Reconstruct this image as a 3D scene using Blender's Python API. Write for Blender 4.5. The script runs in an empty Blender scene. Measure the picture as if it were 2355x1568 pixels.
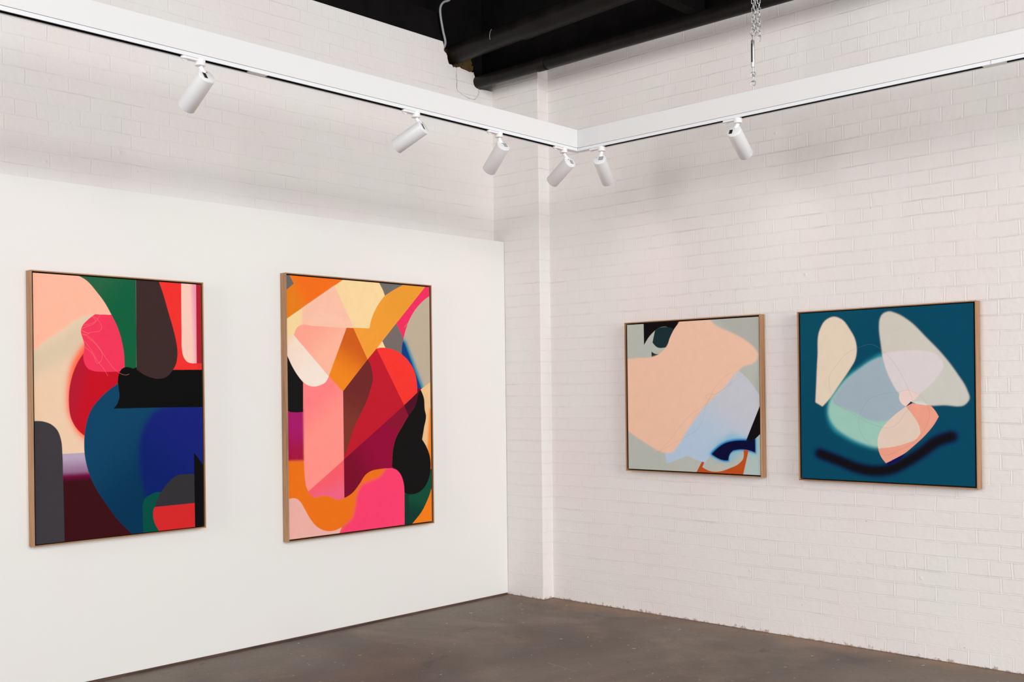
# Gallery corner: painted brick walls, display partition, four framed abstract paintings,
# suspended lighting frame with track spotlights, dark service void with pipes above.
import bpy, bmesh, math, random
import numpy as np
from mathutils import Vector, Matrix, Quaternion
random.seed(7); rng = np.random.default_rng(7)
PI = math.pi
SC = bpy.context.scene
COL = SC.collection

# ------------------------------------------------------------------ helpers
def lin(c):
    return tuple(((x/255)/12.92 if x/255 <= .04045 else ((x/255+.055)/1.055)**2.4) for x in c)
def tag(o, label=None, cat=None, group=None, kind=None):
    if label: o['label'] = label
    if cat: o['category'] = cat
    if group: o['group'] = group
    if kind: o['kind'] = kind
    return o
def thing(name, label, cat, loc=(0, 0, 0), group=None):
    o = bpy.data.objects.new(name, None); COL.objects.link(o); o.location = loc
    o.empty_display_size = .05
    return tag(o, label, cat, group)
def obj(name, bm, m, parent=None, smooth=False, bevel=0, loc=None):
    me = bpy.data.meshes.new(name)
    bmesh.ops.recalc_face_normals(bm, faces=bm.faces[:])
    bm.to_mesh(me); bm.free()
    if smooth:
        for p in me.polygons: p.use_smooth = True
    for mm in (m if isinstance(m, (list, tuple)) else [m]): me.materials.append(mm)
    o = bpy.data.objects.new(name, me); COL.objects.link(o)
    if loc: o.location = loc
    if parent: o.parent = parent
    if bevel:
        b = o.modifiers.new('bevel', 'BEVEL'); b.width = bevel; b.segments = 2; b.limit_method = 'ANGLE'; b.angle_limit = .6
    if smooth and bevel == 0:
        try:
            me.set_sharp_from_angle(angle=.7)
        except Exception: pass
    return o
def box(bm, a, b):
    x0, y0, z0 = [min(a[i], b[i]) for i in range(3)]; x1, y1, z1 = [max(a[i], b[i]) for i in range(3)]
    v = [bm.verts.new(p) for p in ((x0,y0,z0),(x1,y0,z0),(x1,y1,z0),(x0,y1,z0),(x0,y0,z1),(x1,y0,z1),(x1,y1,z1),(x0,y1,z1))]
    for f in ((0,3,2,1),(4,5,6,7),(0,1,5,4),(1,2,6,5),(2,3,7,6),(3,0,4,7)): bm.faces.new([v[i] for i in f])
    return bm
def prism(bm, pts, off):
    off = Vector(off); a = [bm.verts.new(p) for p in pts]; b = [bm.verts.new(Vector(p)+off) for p in pts]
    bm.faces.new(a); bm.faces.new(b[::-1]); n = len(pts)
    for i in range(n): bm.faces.new([a[i], b[i], b[(i+1) % n], a[(i+1) % n]])
    return bm
def frame_of(d):
    d = Vector(d).normalized(); up = Vector((0, 0, 1)) if abs(d.z) < .95 else Vector((1, 0, 0))
    u = d.cross(up).normalized(); return u, u.cross(d).normalized(), d
def tube(bm, pts, r, n=16, closed=False, caps=True):
    pts = [Vector(p) for p in pts]; rs = r if isinstance(r, (list, tuple)) else [r]*len(pts)
    m = len(pts); rings = []; u = None
    for i, p in enumerate(pts):
        t = (pts[(i+1) % m]-pts[i-1]) if closed else (pts[min(i+1, m-1)]-pts[max(i-1, 0)])
        t.normalize()
        if u is None: u = frame_of(t)[0]
        else:
            u = (u-t*u.dot(t)).normalized()
        w = t.cross(u)
        rings.append([bm.verts.new(p+(u*math.cos(2*PI*k/n)+w*math.sin(2*PI*k/n))*rs[i]) for k in range(n)])
    for i in range(m if closed else m-1):
        a, b = rings[i], rings[(i+1) % m]
        for k in range(n): bm.faces.new([a[k], a[(k+1) % n], b[(k+1) % n], b[k]])
    if caps and not closed: bm.faces.new(rings[0][::-1]); bm.faces.new(rings[-1])
    return bm
def lathe(bm, o, d, prof, n=40):
    """prof: (distance along axis, radius); open ends closed when radius is zero"""
    o = Vector(o); u, w, d = frame_of(d); rings = []
    for s, r in prof:
        if r == 0: rings.append([bm.verts.new(o+d*s)]); continue
        rings.append([bm.verts.new(o+d*s+(u*math.cos(2*PI*k/n)+w*math.sin(2*PI*k/n))*r) for k in range(n)])
    for a, b in zip(rings, rings[1:]):
        for k in range(n):
            k2 = (k+1) % n
            if len(a) == 1: bm.faces.new([a[0], b[k], b[k2]])
            elif len(b) == 1: bm.faces.new([a[k], b[0], a[k2]])
            else: bm.faces.new([a[k], b[k], b[k2], a[k2]])
    return bm
def spline(P, closed, n=10):
    """Catmull-Rom through points; points with a third value are corners"""
    P = [((p[0], p[1]), len(p) > 2) for p in P]; m = len(P); out = []
    segs = range(m if closed else m-1)
    for i in segs:
        p1, c1 = P[i]; p2, c2 = P[(i+1) % m]
        if closed or i > 0: p0 = P[i-1][0]
        else: p0 = p1
        if closed or i+2 < m: p3 = P[(i+2) % m][0]
        else: p3 = p2
        if c1 and c2: out.append(p1); continue
        L = math.dist(p1, p2) or 1
        def tan(a, b, o_, q):   # tangent scaled by local chord
            la = math.dist(a, o_) or 1e-6; lb = math.dist(o_, b) or 1e-6
            tx = ((o_[0]-a[0])/la*lb+(b[0]-o_[0])/lb*la)/(la+lb); ty = ((o_[1]-a[1])/la*lb+(b[1]-o_[1])/lb*la)/(la+lb)
            return tx*L, ty*L
        t1 = tan(p0, p2, p1, 0) if not c1 and p0 != p1 else None
        t2 = tan(p1, p3, p2, 0) if not c2 and p3 != p2 else None
        if t1 is None: t1 = ((p2[0]-p1[0])*1.5-t2[0]*.5, (p2[1]-p1[1])*1.5-t2[1]*.5) if t2 else (p2[0]-p1[0], p2[1]-p1[1])
        if t2 is None: t2 = ((p2[0]-p1[0])*1.5-t1[0]*.5, (p2[1]-p1[1])*1.5-t1[1]*.5)
        for k in range(n):
            t = k/n; a = 2*t**3-3*t*t+1; b = t**3-2*t*t+t; c = -2*t**3+3*t*t; d = t**3-t*t
            out.append((a*p1[0]+b*t1[0]+c*p2[0]+d*t2[0], a*p1[1]+b*t1[1]+c*p2[1]+d*t2[1]))
    if not closed: out.append(P[-1][0])
    return out

# ------------------------------------------------------------------ materials
def mat(name, color, rough=.6, metal=0, spec=.5, coat=0):
    m = bpy.data.materials.new(name); m.use_nodes = True; b = m.node_tree.nodes['Principled BSDF']
    b.inputs['Base Color'].default_value = (*color, 1); b.inputs['Roughness'].default_value = rough
    b.inputs['Metallic'].default_value = metal; b.inputs['Specular IOR Level'].default_value = spec
    b.inputs['Coat Weight'].default_value = coat
    return m
class NT:
    def __init__(s, m): s.t = m.node_tree; s.b = s.t.nodes['Principled BSDF']
    def n(s, ty, ins=None, **kw):
        n = s.t.nodes.new(ty)
        for k, v in kw.items(): setattr(n, k, v)
        for k, v in (ins or {}).items():
            if hasattr(v, 'is_linked') or hasattr(v, 'links'): s.t.links.new(v, n.inputs[k])
            else: n.inputs[k].default_value = v
        return n
    def l(s, a, b): s.t.links.new(a, b)
    def math(s, op, a, b=0.0, c=None, clamp=False):
        d = {0: a, 1: b}
        if c is not None: d[2] = c
        return s.n('ShaderNodeMath', d, operation=op, use_clamp=clamp).outputs[0]
    def mix(s, f, a, b, mode='MIX'):
        n = s.t.nodes.new('ShaderNodeMix'); n.data_type = 'RGBA'; n.blend_type = mode; n.clamp_factor = True
        for i, v in ((0, f), (6, a), (7, b)):
            if hasattr(v, 'links'): s.l(v, n.inputs[i])
            else: n.inputs[i].default_value = v if i == 0 else (*v, 1) if len(v) == 3 else v
        return n.outputs[2]
    def ramp(s, f, stops):
        r = s.n('ShaderNodeValToRGB', {0: f}); e = r.color_ramp.elements
        while len(e) < len(stops): e.new(.5)
        for k, (p, c) in enumerate(stops):
            e[k].position = p; e[k].color = (*c, 1) if hasattr(c, '__len__') else (c, c, c, 1)
        return r.outputs[0]
    def noise(s, v, scale, detail=3, rough=.5, dist=0):
        return s.n('ShaderNodeTexNoise', {'Vector': v, 'Scale': scale, 'Detail': detail, 'Roughness': rough, 'Distortion': dist})
    def bump(s, h, strength, dist, normal=None):
        d = {'Height': h, 'Strength': strength, 'Distance': dist}
        if normal is not None: d['Normal'] = normal
        return s.n('ShaderNodeBump', d).outputs[0]

def brick_mat(name, base, joint=1.0, seed=0.0, fade_z=.0):
    """old brickwork under many coats of paint: courses, perpends, drips, lumps, brush marks"""
    m = mat(name, base, .62, spec=.3); N = NT(m)
    geo = N.n('ShaderNodeNewGeometry'); P = geo.outputs['Position']
    sx = N.n('ShaderNodeSeparateXYZ', {0: P}); X, Y, Z = sx.outputs
    sn = N.n('ShaderNodeSeparateXYZ', {0: geo.outputs['Normal']})
    isx = N.math('GREATER_THAN', N.math('ABSOLUTE', sn.outputs[0]), .7)
    U = N.math('ADD', N.math('MULTIPLY', X, N.math('SUBTRACT', 1.0, isx)), N.math('MULTIPLY', Y, isx))
    U = N.math('ADD', U, seed)
    vec = N.n('ShaderNodeCombineXYZ', {0: U, 1: Z, 2: 0.0}).outputs[0]
    wob = N.noise(vec, 5.5, 3, .6); w2 = N.noise(vec, 1.1, 1, .5)
    off = N.n('ShaderNodeVectorMath', {0: wob.outputs['Color'], 1: (.5, .5, .5)}, operation='SUBTRACT').outputs[0]
    off = N.n('ShaderNodeVectorMath', {0: off, 1: (.017, .013, 0)}, operation='MULTIPLY').outputs[0]
    o2 = N.n('ShaderNodeVectorMath', {0: N.n('ShaderNodeVectorMath', {0: w2.outputs['Color'], 1: (.5, .5, .5)}, operation='SUBTRACT').outputs[0], 1: (.05, .022, 0)}, operation='MULTIPLY').outputs[0]
    v2 = N.n('ShaderNodeVectorMath', {0: N.n('ShaderNodeVectorMath', {0: vec, 1: off}).outputs[0], 1: o2}).outputs[0]
    br = N.n('ShaderNodeTexBrick', {'Vector': v2, 'Scale': 1.0, 'Mortar Size': .0046, 'Mortar Smooth': .45, 'Bias': 0.0,
             'Brick Width': .24, 'Row Height': .086, 'Color1': (0, 0, 0, 1), 'Color2': (1, 1, 1, 1), 'Mortar': (.5, .5, .5, 1)},
             offset=.5, offset_frequency=2, squash=.5, squash_frequency=6)
    fac = br.outputs['Fac']
    msk = N.ramp(N.noise(vec, 2.6, 4, .62, .3).outputs[0], [(.36, .45), (.60, 1)])
    msk2 = N.ramp(N.noise(vec, 9.0, 2, .6).outputs[0], [(.34, .5), (.56, 1)])
    low = N.n('ShaderNodeMapRange', {0: Z, 1: .05, 2: .75, 3: .35, 4: 1.0}).outputs[0]
    jf = N.math('MULTIPLY', N.math('MULTIPLY', fac, msk), N.math('MULTIPLY', msk2, low))
    # brick faces stand a little proud of one another
    tone = N.n('ShaderNodeSeparateColor', {0: br.outputs['Color']}).outputs[0]
    h = N.math('MULTIPLY', jf, -.0042*joint)
    h = N.math('ADD', h, N.math('MULTIPLY', tone, .0014*joint))
    # a bead of paint and mortar beside some joints
    br2 = N.n('ShaderNodeTexBrick', {'Vector': N.n('ShaderNodeVectorMath', {0: v2, 1: (.0075, .004, 0)}).outputs[0], 'Scale': 1.0, 'Mortar Size': .0035, 'Mortar Smooth': .8, 'Bias': 0.0,
             'Brick Width': .24, 'Row Height': .086}, offset=.5, offset_frequency=2, squash=.5, squash_frequency=6)
    bead = N.math('MULTIPLY', N.math('MULTIPLY', br2.outputs['Fac'], N.ramp(N.noise(vec, 3.7, 3, .6, .4).outputs[0], [(.42, 0), (.60, 1)])), .0034*joint)
    h = N.math('ADD', h, bead)
    rough = N.noise(vec, 28, 5, .62)
    h = N.math('ADD', h, N.math('MULTIPLY', N.math('SUBTRACT', rough.outputs[0], .5), .0046))
    brush = N.noise(N.n('ShaderNodeVectorMath', {0: vec, 1: (230, 18, 0)}, operation='MULTIPLY').outputs[0], 1.0, 2, .5)
    h = N.math('ADD', h, N.math('MULTIPLY', brush.outputs[0], .00045))
    big = N.noise(vec, 3.4, 3, .55)
    h = N.math('ADD', h, N.math('MULTIPLY', big.outputs[0], .008))
    # lumps and chips
    vo = N.n('ShaderNodeTexVoronoi', {'Vector': N.n('ShaderNodeVectorMath', {0: vec, 1: off}).outputs[0], 'Scale': 5.2}, feature='F1')
    vsel = N.n('ShaderNodeSeparateColor', {0: vo.outputs['Color']}).outputs[0]
    lump = N.math('MULTIPLY', N.ramp(vo.outputs['Distance'], [(0, 1), (.075, 0)]), N.math('GREATER_THAN', vsel, .6))
    h = N.math('ADD', h, N.math('MULTIPLY', lump, .0055))
    # cracks where a course has opened (thin dark line of dirt)
    cr = N.n('ShaderNodeTexBrick', {'Vector': v2, 'Scale': 1.0, 'Mortar Size': .0016, 'Mortar Smooth': .3, 'Bias': 0.0, 'Brick Width': 9.0, 'Row Height': .086})
    cm = N.math('MULTIPLY', cr.outputs['Fac'], N.ramp(N.noise(N.n('ShaderNodeVectorMath', {0: vec, 1: (1, 2.5, 0)}, operation='MULTIPLY').outputs[0], 1.9, 2, .5).outputs[0], [(.61, 0), (.67, 1)]))
    h = N.math('ADD', h, N.math('MULTIPLY', cm, -.003*joint))
    nrm = N.bump(h, .5, 1.0)
    N.l(nrm, N.b.inputs['Normal'])
    # colour: paint coats drift slightly warm / cool, dirt sits in cracks and at the foot of the wall
    c1 = N.mix(N.ramp(N.noise(vec, 1.5, 3, .5).outputs[0], [(.38, 0), (.62, 1)]), tuple(base[i]*k for i, k in enumerate((1.0, .965, .965))), tuple(base[i]*k for i, k in enumerate((.985, 1.0, .985))))
    dirt = lin((120, 98, 84))
    c2 = N.mix(N.math('MULTIPLY', cm, .16), c1, dirt)
    foot = N.math('SUBTRACT', N.noise(vec, 26, 5, .7).outputs[0], N.math('MULTIPLY', Z, 6.5))
    foot = N.ramp(foot, [(.44, 0), (.52, 1)])
    c3 = N.mix(N.math('MULTIPLY', foot, .65), c2, lin((150, 118, 100)))
    sp = N.n('ShaderNodeTexVoronoi', {'Vector': vec, 'Scale': 9.0}, feature='F1')
    ss = N.n('ShaderNodeSeparateColor', {0: sp.outputs['Color']}).outputs[1]
    pit = N.math('MULTIPLY', N.math('LESS_THAN', sp.outputs['Distance'], .035), N.math('GREATER_THAN', ss, .88))
    c4 = N.mix(N.math('MULTIPLY', pit, .45), c3, dirt)
    N.l(c4, N.b.inputs['Base Color'])
    return m

def floor_mat():
    m = mat('worn_brown_concrete', (.2, .16, .14), .5, spec=.35); N = NT(m)
    P = N.n('ShaderNodeNewGeometry').outputs['Position']
    big = N.noise(P, .75, 4, .55, .6).outputs[0]; mid = N.noise(P, 3.1, 6, .62, .5).outputs[0]; fine = N.noise(P, 38, 4, .6).outputs[0]
    c = N.ramp(N.math('ADD', N.math('MULTIPLY', big, .62), N.math('MULTIPLY', mid, .38)), [(.40, lin((84, 70, 61))), (.47, lin((102, 87, 76))), (.53, lin((121, 106, 93))), (.62, lin((140, 126, 113)))])
    # pinkish-tan edge along the back wall
    s = N.n('ShaderNodeSeparateXYZ', {0: P}); ed = N.math('ADD', s.outputs[1], N.math('MULTIPLY', mid, .55))
    c = N.mix(N.math('MULTIPLY', N.ramp(ed, [(0.0, 0), (.26, 1)]), .75), c, lin((152, 122, 98)))
    c = N.mix(N.math('MULTIPLY', N.math('SUBTRACT', fine, .35), .9), c, lin((78, 66, 57)))
    gr = N.noise(P, 150, 2, .6).outputs[0]
    c = N.mix(N.math('MULTIPLY', N.ramp(gr, [(.56, 0), (.72, 1)]), .30), c, lin((168, 150, 134)))
    # old wet-edge patches
    pt = N.ramp(N.noise(P, .8, 5, .5, .4).outputs[0], [(.50, 0), (.56, 1)])
    c = N.mix(N.math('MULTIPLY', pt, .36), c, lin((80, 69, 62)))
    st = N.ramp(N.noise(N.n('ShaderNodeVectorMath', {0: P, 1: (3.1, 7.0, 0)}).outputs[0], 3.3, 4, .6, .8).outputs[0], [(.655, 0), (.69, 1)])
    c = N.mix(N.math('MULTIPLY', st, .45), c, lin((62, 54, 50)))
    # paint flecks
    for sc_, th, r_ in ((6.0, .72, .055), (13.0, .80, .085), (30., .9, .12)):
        vv = N.n('ShaderNodeVectorMath', {0: P, 1: N.n('ShaderNodeVectorMath', {0: N.noise(P, 22, 2).outputs['Color'], 1: (.05, .05, 0)}, operation='MULTIPLY').outputs[0]}).outputs[0]
        v = N.n('ShaderNodeTexVoronoi', {'Vector': vv, 'Scale': sc_}, feature='F1')
        sel = N.n('ShaderNodeSeparateColor', {0: v.outputs['Color']}).outputs[0]
        f = N.math('MULTIPLY', N.math('LESS_THAN', v.outputs['Distance'], r_), N.math('GREATER_THAN', sel, th))
        c = N.mix(N.math('MULTIPLY', f, .62), c, lin((205, 192, 176)))
    N.l(c, N.b.inputs['Base Color'])
    N.l(N.ramp(mid, [(.3, .42), (.7, .62)]), N.b.inputs['Roughness'])
    h = N.math('ADD', N.math('MULTIPLY', mid, .004), N.math('MULTIPLY', fine, .0008))
    N.l(N.bump(h, .5, 1.0), N.b.inputs['Normal'])
    return m

def wood_mat(name, a, b, axis):
    m = mat(name, a, .5, spec=.35); N = NT(m); P = N.n('ShaderNodeNewGeometry').outputs['Position']
    k = {'x': (2.2, 60, 60), 'y': (60, 2.2, 60), 'z': (60, 60, 2.2)}[axis]
    n1 = N.noise(N.n('ShaderNodeVectorMath', {0: P, 1: k}, operation='MULTIPLY').outputs[0], 1.0, 4, .6, .3).outputs[0]
    n2 = N.noise(N.n('ShaderNodeVectorMath', {0: P, 1: tuple(q*3.5 for q in k)}, operation='MULTIPLY').outputs[0], 1.0, 2, .5).outputs[0]
    c = N.ramp(N.math('ADD', N.math('MULTIPLY', n1, .7), N.math('MULTIPLY', n2, .3)), [(.35, b), (.62, a)])
    N.l(c, N.b.inputs['Base Color']); N.l(N.bump(n2, .2, .001), N.b.inputs['Normal'])
    return m

def plaster_mat():
    m = mat('white_wall_paint', PART, .55, spec=.3); N = NT(m); P = N.n('ShaderNodeNewGeometry').outputs['Position']
    a = N.noise(P, 1.2, 3, .5).outputs[0]; r = N.noise(P, 260, 2, .5).outputs[0]
    c = N.mix(N.ramp(a, [(.4, 0), (.6, 1)]), tuple(PART[i]*q for i, q in enumerate((1, .988, .985))), tuple(PART[i]*q for i, q in enumerate((.99, 1, .985))))
    N.l(c, N.b.inputs['Base Color']); N.l(N.bump(r, .12, .0006), N.b.inputs['Normal'])
    return m

def dark_mat(name, c, rough):
    m = mat(name, c, rough, spec=.12); N = NT(m); P = N.n('ShaderNodeNewGeometry').outputs['Position']
    a = N.noise(P, 6, 5, .65).outputs[0]
    N.l(N.ramp(a, [(.35, tuple(x*.6 for x in c)), (.7, tuple(x*1.5 for x in c))]), N.b.inputs['Base Color'])
    N.l(N.bump(a, .15, .004), N.b.inputs['Normal'])
    return m

PART = (.80, .787, .775)
M = {}
M['brick_right'] = brick_mat('painted_brick', (.785, .755, .744), .95, 0.0)
M['brick_left'] = brick_mat('painted_brick_side', (.785, .758, .748), .55, 3.37)
M['part'] = plaster_mat()
M['floor'] = floor_mat()
M['black'] = dark_mat('black_painted_timber', (.0035, .0028, .0028), .8)
M['pipe'] = dark_mat('dark_cast_pipe', (.0085, .0070, .0063), .42)
M['rubble'] = dark_mat('broken_brown_brick', (.13, .085, .035), .9)
M['beam'] = mat('gloss_white_paint', (.78, .78, .785), .4, spec=.4)
M['track'] = mat('white_powder_coat', (.82, .84, .87), .35, spec=.5)
M['slot'] = mat('black_track_liner', (.008, .009, .011), .5)
M['lip'] = mat('track_lip', (.55, .55, .56), .4)
M['lamp'] = mat('white_lamp_enamel', (.74, .745, .765), .38, spec=.5)
M['cap'] = mat('white_plastic_cap', (.84, .84, .85), .45)
M['ink'] = mat('black_label', (.012, .012, .014), .4)
M['inkgrey'] = mat('grey_label', (.20, .20, .23), .5)
M['dark'] = mat('dark_recess', (.01, .01, .01), .6)
M['glass'] = mat('lamp_glass', (.35, .35, .36), .1, spec=.8)
M['zinc'] = mat('galvanised_steel', (.50, .51, .52), .38, metal=.85)
M['conduit'] = mat('grey_conduit', (.30, .30, .31), .5)
M['gap_shade'] = wood_mat('gap_shade_brown', lin((104, 76, 68)), lin((58, 42, 38)), 'y')  # grained brown carrying the shade of the gap below the partition
for ax in 'xyz':
    M['oak_'+ax] = wood_mat('oak_'+ax, lin((180, 137, 101)), lin((144, 102, 71)), ax)
M['gap'] = mat('black_backing', (.010, .009, .009), .8)
M['canvas_edge'] = mat('canvas_edge', (.6, .56, .52), .8)

def paint_mat():
    m = mat('oil_paint_on_linen', (.5, .5, .5), .6, spec=.05); N = NT(m)
    a = N.n('ShaderNodeAttribute', attribute_name='paint')
    P = N.n('ShaderNodeNewGeometry').outputs['Position']
    br = N.noise(P, 16, 4, .6, .4).outputs[0]; we = N.noise(P, 420, 2, .5).outputs[0]
    k = N.math('ADD', .93, N.math('MULTIPLY', N.math('ADD', N.math('MULTIPLY', br, .65), N.math('MULTIPLY', we, .35)), .14))
    c = N.n('ShaderNodeVectorMath', {0: a.outputs['Color'], 3: k}, operation='SCALE').outputs[0]
    N.l(c, N.b.inputs['Base Color']); N.l(N.bump(we, .25, .0008), N.b.inputs['Normal'])
    return m
M['paint'] = paint_mat()
# pigment shapes on each canvas: thousandths of the canvas width (right) and height (up)
PAINT1=[
{"c":[229,203,174],"p":[[-38,1026,1],[1056,1080,1],[1050,-113,1],[-45,-32,1]],"g":[[200,785],[44,523],[236,202,172]]},
{"c":[214,196,168],"p":[[-15,704,1],[351,861,1],[296,737,1],[-16,610,1]],"b":40,"a":0.8},
{"c":[252,184,158],"p":[[-33,1023,1],[265,1016,1],[575,1030,1],[574,860,1],[345,856,1],[297,853],[222,828],[138,784],[55,747],[-3,711],[-35,697,1]],"b":11},
{"c":[255,95,60],"p":[[291,751],[242,714],[200,657],[181,593],[175,539],[183,479],[209,436],[240,399],[283,377],[326,375],[328,737]],"b":26},
{"c":[196,14,34],"p":[[274,708,1],[242,675],[210,625],[191,568],[188,514],[196,468],[219,432],[240,413],[270,395,1],[403,392,1],[515,592,1],[516,703,1]],"g":[[327,593],[210,610],[178,24,50]]},
{"c":[239,55,90],"p":[[340,857,1],[438,858,1],[516,777,1],[516,642,1],[482,639,1],[432,637],[377,637],[328,640],[295,650],[277,670],[271,700],[278,726],[277,744],[268,765],[260,783],[260,797],[269,812],[296,833]]},
{"c":[14,94,60],"p":[[247,1022,1],[247,1001,1],[297,983],[351,944],[395,906],[436,858],[472,809],[496,754],[508,703],[510,655,1],[544,629,1],[582,629,1],[584,1038,1]],"g":[[461,886],[330,979],[38,98,66]]},
{"c":[238,50,46],"p":[[632,1041,1],[1030,1060,1],[1028,592,1],[630,592,1]]},
{"c":[246,201,186],"p":[[869,1052,1],[868,784],[868,738],[877,703],[895,684],[923,675],[947,674,1],[966,674,1],[968,1057,1]],"g":[[924,862],[964,863],[238,150,175]]},
{"c":[172,32,46],"p":[[967,1057,1],[1030,1060,1],[1029,675,1],[965,674,1]]},
{"c":[225,48,48],"p":[[972,673,1],[1029,674,1],[1028,648,1],[972,647,1]]},
{"c":[9,9,9],"p":[[747,646,1],[1028,648,1],[1028,493,1],[687,495,1],[442,495,1],[464,512],[476,534],[475,559],[469,592],[472,618],[485,642],[507,654],[527,656],[561,650,1],[595,659,1]]},
{"c":[60,42,42],"p":[[584,1038,1],[708,1044,1],[726,1002],[749,959],[784,881],[814,813],[832,764],[840,714],[832,676],[807,644],[765,617],[717,610],[670,615],[624,628],[582,647,1]]},
{"c":[182,163,188],"p":[[125,329,1],[304,329,1],[325,158,1],[124,168,1]],"g":[[219,321],[218,257],[150,110,145]]},
{"c":[112,0,60],"p":[[124,253,1],[325,252,1],[627,68,1],[684,-48,1],[122,-9,1]],"b":14,"g":[[218,249],[218,219],[58,12,18]]},
{"c":[60,57,61],"p":[[-37,452,1],[54,451],[89,441],[125,416],[143,380],[149,327],[151,245],[154,96],[156,-47,1],[-40,-32,1]]},
{"c":[10,66,100],"p":[[470,592,1],[404,560],[349,524],[319,499],[294,463],[278,420],[270,362],[272,326],[288,268],[325,202],[390,129],[456,64],[537,5,1],[626,-44,1],[1025,-72,1],[1028,514,1],[470,504,1],[477,534],[475,563]],"g":[[337,375],[598,145],[0,50,84]]},
{"c":[8,30,104],"p":[[818,500],[687,479],[634,435],[597,369],[590,294],[599,238],[621,162],[644,120,1],[1044,44,1],[1053,495,1]],"b":22,"g":[[686,216],[927,418],[20,32,118]]},
{"c":[9,9,9],"p":[[601,592,1],[1047,592,1],[1047,493,1],[687,495,1],[442,494,1],[464,512,1],[476,534,1]]},
{"c":[0,78,66],"p":[[612,-43,1],[610,69],[610,114],[618,129],[650,146],[685,155],[727,155,1],[732,62,1],[731,-51,1]]},
{"c":[50,48,52],"p":[[685,98,1],[703,132],[739,168],[786,200],[835,219],[877,220],[942,218,1],[941,99,1]]},
{"c":[211,39,41],"p":[[685,98,1],[941,99,1],[942,-66,1],[743,-52,1],[708,3],[685,31],[673,69],[677,88]]},
{"c":[9,9,9],"p":[[940,308,1],[1045,213,1],[1044,-73,1],[942,-66,1]]},
{"c":[255,150,130],"p":[[264,800],[296,810],[334,821],[356,839],[368,856]],"a":0.85,"w":2.4},
{"c":[255,150,130],"p":[[271,813],[307,819],[334,826],[344,832],[326,848],[350,842],[367,827],[379,806],[372,798],[328,789],[291,785],[262,794]],"a":0.85,"w":2.4},
{"c":[255,150,130],"p":[[261,795],[296,785],[306,783],[296,779],[262,783]],"a":0.85,"w":2.4},
{"c":[255,150,130],"p":[[261,778],[296,773],[344,745],[404,687],[459,642],[490,629],[520,625],[537,629]],"a":0.85,"w":2.4},
{"c":[255,150,130],"p":[[279,754],[317,719],[350,680],[382,653],[411,621]],"a":0.85,"w":2.4},
{"c":[255,150,130],"p":[[296,768],[350,736],[380,702],[372,680],[352,669],[328,701],[281,730]],"a":0.85,"w":2.4},
{"c":[238,176,120],"p":[[297,888],[254,897],[212,903],[175,895],[128,886],[120,868],[138,840],[180,837],[211,828],[243,807],[253,786]],"a":0.55,"w":1.8},
{"c":[238,176,120],"p":[[138,840],[159,862],[128,875],[154,892]],"a":0.55,"w":1.8},
{"c":[238,176,120],"p":[[185,781],[211,807],[243,807],[222,789],[185,785],[190,771],[243,775],[222,800],[200,792]],"a":0.55,"w":1.8},
{"c":[238,176,120],"p":[[190,771],[221,757],[269,743]],"a":0.55,"w":1.8}]
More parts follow.
